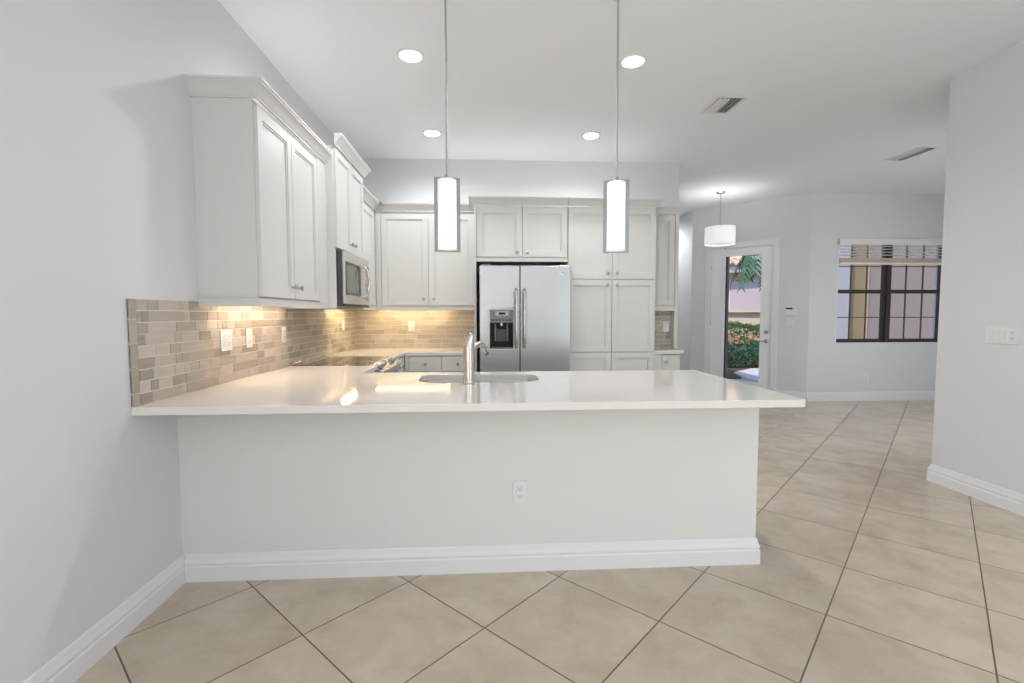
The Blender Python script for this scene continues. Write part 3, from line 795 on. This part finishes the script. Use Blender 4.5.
m = MB(); m.tube([(FX, .285, 1.1275), (FX + .002, .285, 1.140), (FX + .008, .283, 1.160), (FX + .014, .280, 1.180), (FX + .019, .276, 1.194), (FX + .021, .275, 1.198)], [.030, .0285, .024, .019, .013, .006], 28)
m.build('lever_handle', 'faucet', fc)
m = MB(); m.tube([(1.402, .298, 1.085), (1.413, .315, 1.108), (1.428, .345, 1.126), (1.446, .38, 1.131), (1.463, .415, 1.122), (1.476, .445, 1.102), (1.484, .462, 1.080)],
                [.0155, .016, .0165, .017, .0175, .018, .0185], 20)
sp = m.build('spout', 'faucet', fc)
m = MB(); m.tube([(1.484, .462, 1.080), (1.4875, .470, 1.068)], [.0155, .014], 20); m.build('spray_head', 'darkgrey', sp)


# ------------------------------------------------------------------ lights in the room
def downlight(x, y, label, CAN_W=59):
    t = thing('recessed_light', label, 'ceiling light', (x, y, CZ), group='recessed lights over the kitchen' if 0 < y < 3 else 'added recessed lights beyond the kitchen')
    MB().lathe([(.068, -.010), (.088, -.008), (.094, -.001), (.094, 0)], (x, y, CZ), 'z', 36).build('trim_ring', 'trim', t)
    MB().lathe([(.070, -.0125), (.069, -.0135), (.002, -.0138)], (x, y, CZ), 'z', 36).build('lens', 'led', t)
    lamp('bulb', 'SPOT', (x, y, CZ - .02), CAN_W, (.98, .985, 1), direction=(0, 0, -1), parent=t, spot_size=2.9, spot_blend=.6, shadow_soft_size=.07)
    return t
downlight(.985, 1.02, 'left recessed ceiling light nearest the camera')
downlight(2.512, 1.01, 'right recessed ceiling light nearest the camera')
downlight(.977, 2.42, 'left recessed ceiling light nearest the back wall')
downlight(2.529, 2.40, 'right recessed ceiling light nearest the back wall')
for x_, y_, l_ in ((1.2, -1.6, 'added left recessed light over the living floor just behind the camera'), (3.7, -1.6, 'added right recessed light over the living floor just behind the camera'),
                   (1.2, -4.6, 'added left recessed light over the living floor far behind the camera'), (3.7, -4.6, 'added right recessed light over the living floor far behind the camera')):
    downlight(x_, y_, l_, 4)  # unseen fixtures behind the camera, added to brighten floor and walls
downlight(4.4, 6.4, 'single added recessed light in the passage behind the kitchen wall', 95)  # unseen fixture, added to brighten the passage wall


def pendant(x, y, rz, label):
    t = thing('pendant_light', label, 'pendant lamp', (x, y, 1.645), rz, 'pendant lights over the peninsula')
    R = MAT[t]; zt, zb = .395, 0.0
    MB(R).lathe([(.062, CZ - 1.645), (.062, CZ - 1.645 - .012), (.05, CZ - 1.645 - .022), (.008, CZ - 1.645 - .026)], (0, 0, 0), 'z', 32).build('ceiling_canopy', 'rod', t)
    MB(R).tube([(0, 0, zt + .012), (0, 0, 1.02)], .0055, 12).tube([(0, 0, 1.02), (0, 0, CZ - 1.665)], .0055, 12).lathe([(.0075, 1.0), (.0075, 1.03)], (0, 0, 0), 'z', 14).lathe([(.018, zt), (.016, zt + .01), (.007, zt + .02)], (0, 0, 0), 'z', 20).build('rod', 'rod', t)
    f = MB(R).ring(-.070, .070, zb - .004, zt + .002, -.0525, .0525, zb + .005, zt - .006, -.003, .003)
    f.build('metal_frame', 'frame', t, .001)
    MB(R).lathe([(.046, zb + .012), (.0495, zb + .016), (.0495, zt - .018), (.046, zt - .012), (.03, zt - .006), (.002, zt - .005)], (0, 0, 0), 'z', 40).build('glass_shade', 'opal', t)
    return t
pendant(1.276, .30, math.radians(8), 'left pendant light with opal glass tube in a slim metal frame')
pendant(2.209, .30, math.radians(-16), 'right pendant light with opal glass tube in a slim metal frame')

nl = thing('drum_pendant', 'round white drum shade pendant hanging before the glazed door', 'pendant lamp', (4.887, 4.488, 2.28))
nx, ny = 4.887, 4.488
m = MB(); m.lathe([(.065, CZ), (.065, CZ - .01), (.05, CZ - .022), (.012, CZ - .03)], (nx, ny, 0), 'z', 28); m.build('ceiling_canopy', 'nickel', nl)
MB().tube([(nx, ny, CZ - .025), (nx, ny, 2.45)], .007, 12).build('rod', 'rod', nl)
ds = MB().lathe([(.202, 2.305), (.206, 2.305), (.206, 2.548), (.202, 2.548), (.202, 2.305)], (nx, ny, 0), 'z', 48)
ds.f = ds.f[:-2]; ds.tone = ds.tone[:-2]
ds.build('drum_shade', 'shade', nl)
MB().lathe([(.198, 2.315), (.198, 2.319), (.002, 2.319)], (nx, ny, 0), 'z', 40).build('diffuser', 'shade', nl)
m = MB()
for k in range(3):
    t_ = 2 * PI * k / 3; m.tube([(nx, ny, 2.50), (nx + .204 * math.cos(t_), ny + .204 * math.sin(t_), 2.54)], .003, 8)
m.build('spider_fitting', 'nickel', nl)
lamp('bulb', 'POINT', (nx, ny, 2.41), 6.5, (1, .99, .97), parent=nl, shadow_soft_size=.16)

def light_bar(x0, x1, y0, y1, z, label, e, col, sg=1, cat='under-cabinet light'):
    t = thing('light_bar', label, cat, ((x0 + x1) / 2, (y0 + y1) / 2, z))
    box(x0, x1, y0, y1, z - sg * .012, z).build('housing', 'trim', t, .002)
    box(x0 + .008, x1 - .008, y0 + .008, y1 - .008, z - sg * .0145, z - sg * .012).build('diffuser', 'puck' if sg > 0 else 'fillpuck', t)
    lamp('tube', 'AREA', ((x0 + x1) / 2, (y0 + y1) / 2, z - sg * .017), e, col, direction=(0, 0, -sg), parent=t, shape='RECTANGLE', size=x1 - x0 - .02, size_y=y1 - y0 - .02)
UP = (1, .99, .97)  # cabinet-top bars are added to lift the ceiling and upper walls
light_bar(.20, .245, .40, 1.20, 2.401, 'added upward light bar hidden on top of the large left cabinet', .8, UP, -1, 'added cabinet-top light')
light_bar(.20, .245, 1.40, 2.04, 2.541, 'added upward light bar hidden on top of the microwave cabinet', .3, UP, -1, 'added cabinet-top light')
light_bar(.55, 1.25, 3.03, 3.075, 2.401, 'added upward light bar hidden on top of the back wall cabinet', .4, UP, -1, 'added cabinet-top light')
light_bar(1.55, 2.25, 2.86, 2.905, 2.401, 'added upward light bar hidden on top of the refrigerator cabinet', .6, UP, -1, 'added cabinet-top light')
light_bar(2.45, 3.15, 2.86, 2.905, 2.401, 'added upward light bar hidden on top of the pantry cabinet', .4, UP, -1, 'added cabinet-top light')
W1, W2 = (1, .74, .54), (1, .72, .35)
light_bar(.09, .135, .30, 1.18, 1.386, 'slim warm light bar under the large left cabinet nearest the camera', 3.2, W1)
light_bar(.09, .135, 2.22, 2.80, 1.386, 'slim warm light bar under the corner cabinet beyond the microwave', 2.3, W2)
light_bar(.24, 1.10, 3.08, 3.125, 1.386, 'slim warm light bar under the back wall cabinet', 2.6, W2)


def vent(x0, x1, y0, y1, label, dark):
    t = thing('ceiling_vent', label, 'vent', ((x0 + x1) / 2, (y0 + y1) / 2, CZ), group='ceiling air vents')
    F = Matrix.Translation((0, 0, 0))
    m = MB(); xa, xb, ya, yb = x0 + .025, x1 - .025, y0 + .025, y1 - .025
    m.box(x0, xa, y0, y1, CZ - .006, CZ).box(xb, x1, y0, y1, CZ - .006, CZ).box(xa, xb, y0, ya, CZ - .006, CZ).box(xa, xb, yb, y1, CZ - .006, CZ)
    m.build('frame', 'trim', t, .001)
    box(xa, xb, ya, yb, CZ - .002, CZ - .0005).build('duct_opening', 'midgrey', t)
    n = 6
    for k in range(n):
        c = xa + (xb - xa) * (k + .5) / n; a = math.radians(50 if k < n / 2 else -50)
        s_ = MB(Matrix.Translation((c, 0, CZ - .009)) @ Matrix.Rotation(a, 4, 'Y')); s_.box(-.012, .012, ya, yb, -.0008, .0008); s_.build('louver', 'trim', t)
vent(3.36, 3.61, 1.50, 1.83, 'square white air vent in the kitchen ceiling', .5)
vent(6.04, 6.27, 2.53, 2.98, 'long white air vent in the nook ceiling by the right wall', .5)

# ------------------------------------------------------------------ outside
struct('ground', box(-25, 35, -25, 35, -.40, -.15), 'paver')
tag(MB().prism([(5.5, 8.0), (7.2, 8.0), (7.45, 8.9), (8.3, 9.62), (14, 9.62), (14, 12.5), (5.5, 12.5)], -.15, -.11).build('planting_bed', 'soil'), 'dark mulch bed under the hedges outside the glazed door', 'garden bed')
def leaves(mb, cnt, fn, size, rnd):
    for _ in range(cnt):
        p = Vector(fn()); a = Vector((rnd.gauss(0, 1), rnd.gauss(0, 1), rnd.gauss(0, 1))).normalized(); b = a.cross(Vector((rnd.gauss(0, 1), rnd.gauss(0, 1), rnd.gauss(0, 1)))).normalized()
        l = size * rnd.uniform(.7, 1.3); w = l * .42; c = a.cross(b) * l * .12
        mb.add([tuple(p - a * l), tuple(p + b * w + c), tuple(p + a * l), tuple(p - b * w + c)], [(0, 1, 2, 3)])
def hedge(label, x0, x1, y0, y1, h, mt_, seed, cnt):
    rnd = random.Random(seed); t = thing('hedge', label, 'hedge', ((x0 + x1) / 2, (y0 + y1) / 2, -.1))
    m = MB()
    def pick():
        s_ = rnd.random(); x = rnd.uniform(x0, x1); hh = h + .06 * math.sin(x * 5 + seed) + .04 * math.sin(x * 13)
        if s_ < .55: return (x, y0 + abs(rnd.gauss(0, .05)), rnd.uniform(-.05, hh))
        if s_ < .85: return (x, rnd.uniform(y0, y1), hh + rnd.gauss(0, .025))
        return (x, rnd.uniform(y0, y1), rnd.uniform(0, hh))
    leaves(m, cnt, pick, .045, rnd); m.build('foliage', mt_, t, smooth=180)
    s2 = MB()
    for k in range(int((x1 - x0) / .25)):
        x = x0 + .12 + k * .25; s2.tube([(x, (y0 + y1) / 2, -.1), (x + rnd.uniform(-.05, .05), (y0 + y1) / 2, h * .5), (x + rnd.uniform(-.1, .1), (y0 + y1) / 2, h * .8)], [.018, .012, .007], 6)
    s2.build('stems', 'bark', t)
hedge('tall clipped green hedge against the neighbouring house, behind the glazed door', 6.8, 11.6, 11.1, 11.9, .93, 'leaf', 1, 9000)
hedge('lower dark green hedge in front of the taller one, behind the glazed door', 6.6, 11.2, 9.75, 10.4, .44, 'leaf2', 2, 8000)
rnd = random.Random(9)
ct = thing('croton_bush', 'orange-leaved shrub growing between the two hedges outside', 'shrub', (8.35, 10.75, -.1))
m = MB()
for (cx_, cz_) in ((8.05, .50), (8.35, .66), (8.55, .50), (9.0, .60)):
    leaves(m, 40, lambda: (cx_ + rnd.gauss(0, .09), 10.72 + rnd.gauss(0, .1), cz_ + rnd.gauss(0, .10)), .045, rnd)
m.build('foliage', 'croton', ct, smooth=180)
m = MB()
for cx_ in (8.05, 8.35, 8.55, 9.0): m.tube([(cx_, 10.75, -.1), (cx_, 10.72, .55)], [.014, .007], 6)
m.build('stems', 'bark', ct)
tag(MB().prism([(7.22, 7.3), (8.7, 7.3), (8.72, 7.98), (10.2, 7.98), (10.2, 9.6), (8.32, 9.6), (7.48, 8.86), (7.26, 8.0)], -.15, -.10).build('stone_slab', 'slab', None, .01), 'pale stone slab lying before the hedge outside the glazed door', 'paving slab')
# dark post at the outer side of the door
pp = MB(FA).box(.50, .535, .16, .26, -.15, 2.75)
tag(pp.build('porch_post', 'bronze', None, .004), 'dark bronze post standing just outside the glazed door', 'post')

# neighbouring house behind the hedge
nh = thing('house', 'cream neighbouring house with clay tile roof seen through the glazed door', 'house', (9.5, 12.6, -.1))
box(6.2, 14.5, 12.6, 12.9, -.15, 3.2).build('wall', 'stucco_cream', nh)
box(9.24, 12.4, 12.53, 12.6, 1.42, 2.32).build('shaded_stucco_panel', 'lilac', nh, .01)  # tone of shaded stucco put into the panel's lilac colour
box(9.15, 12.5, 12.50, 12.60, 1.34, 1.41).build('sill_band', 'stucco_cream', nh, .01)
box(9.45, 9.95, 12.50, 12.6, 2.36, 2.58).build('vent_panel', mat('soffit_tan', (.62, .40, .22), .8), nh, .01)
RF = Matrix.Translation((6.0, 12.25, 2.36)) @ Matrix.Rotation(math.radians(-4), 4, 'Y')
MB(RF).box(0, 8.5, 0, .04, 0, .22).build('fascia', 'white_ext', nh)
MB(RF).box(0, 8.5, .04, .40, 0, .04).build('soffit', 'white_ext', nh)
RT = RF @ Matrix.Translation((0, -.06, .22)) @ Matrix.Rotation(math.radians(24), 4, 'X')
rm = MB(RT); rm.box(0, 8.5, 0, 3.2, -.03, 0)
for i in range(34):
    for j in range(9):
        x = .12 + i * .25; y = j * .36 - .04; vs = []; fs = []; sg = 6
        for yy, rr_, zz_ in ((y, .092, .012), (y + .40, .078, 0)):
            for k in range(sg + 1):
                t_ = PI * k / sg; vs.append((x + rr_ * math.cos(t_), yy, zz_ + rr_ * math.sin(t_)))
        for k in range(sg): fs.append((k, k + 1, sg + 2 + k, sg + 1 + k))
        fs.append(tuple(range(sg + 1))); rm.add(vs, fs)
rm.build('tile_roof', 'tile_red', nh)

# house wing outside the nook window
nw = thing('house', 'beige neighbouring house wall with tan shutter right outside the nook window', 'house', (11, 7.6, -.1))
box(8.9, 15.5, 7.6, 7.9, -.15, 3.6).build('wall', 'stucco', nw)
box(8.75, 9.22, 7.42, 7.95, -.15, 3.6).build('corner_column', 'column', nw, .01)
box(9.30, 9.68, 7.55, 7.6, -.0, 3.1).build('shutter', 'tan', nw, .008)
m = box(9.225, 9.29, 7.54, 7.6, -.0, 3.25).box(9.69, 9.73, 7.56, 7.6, 0, 3.25).box(9.225, 9.73, 7.55, 7.6, 3.1, 3.25); m.build('shutter_frame', mat('shutter_trim', (.5, .38, .26), .7), nw, .006)

# palm hanging into the top of the door view
pl = thing('palm_tree', 'green palm with drooping fronds hanging above the clay tile roof', 'palm', (9.6, 10.9, -.1))
rnd = random.Random(21)
MB().tube([(10.2, 10.75, -.15), (10.1, 10.72, 1.4), (9.8, 10.6, 2.8), (9.35, 10.4, 3.42)], [.13, .10, .085, .09], 14).build('trunk', 'bark', pl)
for k in range(24):
    a = 2 * PI * k / 24 + rnd.uniform(-.1, .1); L = rnd.uniform(1.1, 1.5); m = MB(); pts_ = []
    el = rnd.uniform(.0, .55)
    for i in range(11):
        s_ = i / 10; r_ = L * s_ * (1 - .25 * s_); z = 3.35 + L * (el * s_ - 1.15 * s_ * s_); pts_.append(Vector((9.35 + math.cos(a) * r_, 10.4 + math.sin(a) * r_, z)))
    m.tube(pts_, [.014 - .0012 * i for i in range(11)], 5)
    for i in range(1, 10):
        for q in (0, .5):
            p = pts_[i].lerp(pts_[i + 1 if i < 10 else i], q); side = Vector((-math.sin(a), math.cos(a), 0)); fwd = (pts_[min(i + 1, 10)] - pts_[i]).normalized(); ll = .42 * (1 - abs(i - 5) / 9)
            for sg in (-1, 1):
                tip = p + side * sg * ll * .8 + fwd * ll * .5 - Vector((0, 0, ll * .45)); wv = fwd * .032
                mid = (p + tip) / 2 + Vector((0, 0, ll * .08))
                m.add([tuple(p - wv), tuple(mid - wv * 1.3), tuple(tip), tuple(mid + wv * 1.3), tuple(p + wv)], [(0, 1, 2, 3, 4)])
    m.build('frond', 'leaf2', pl, smooth=60)
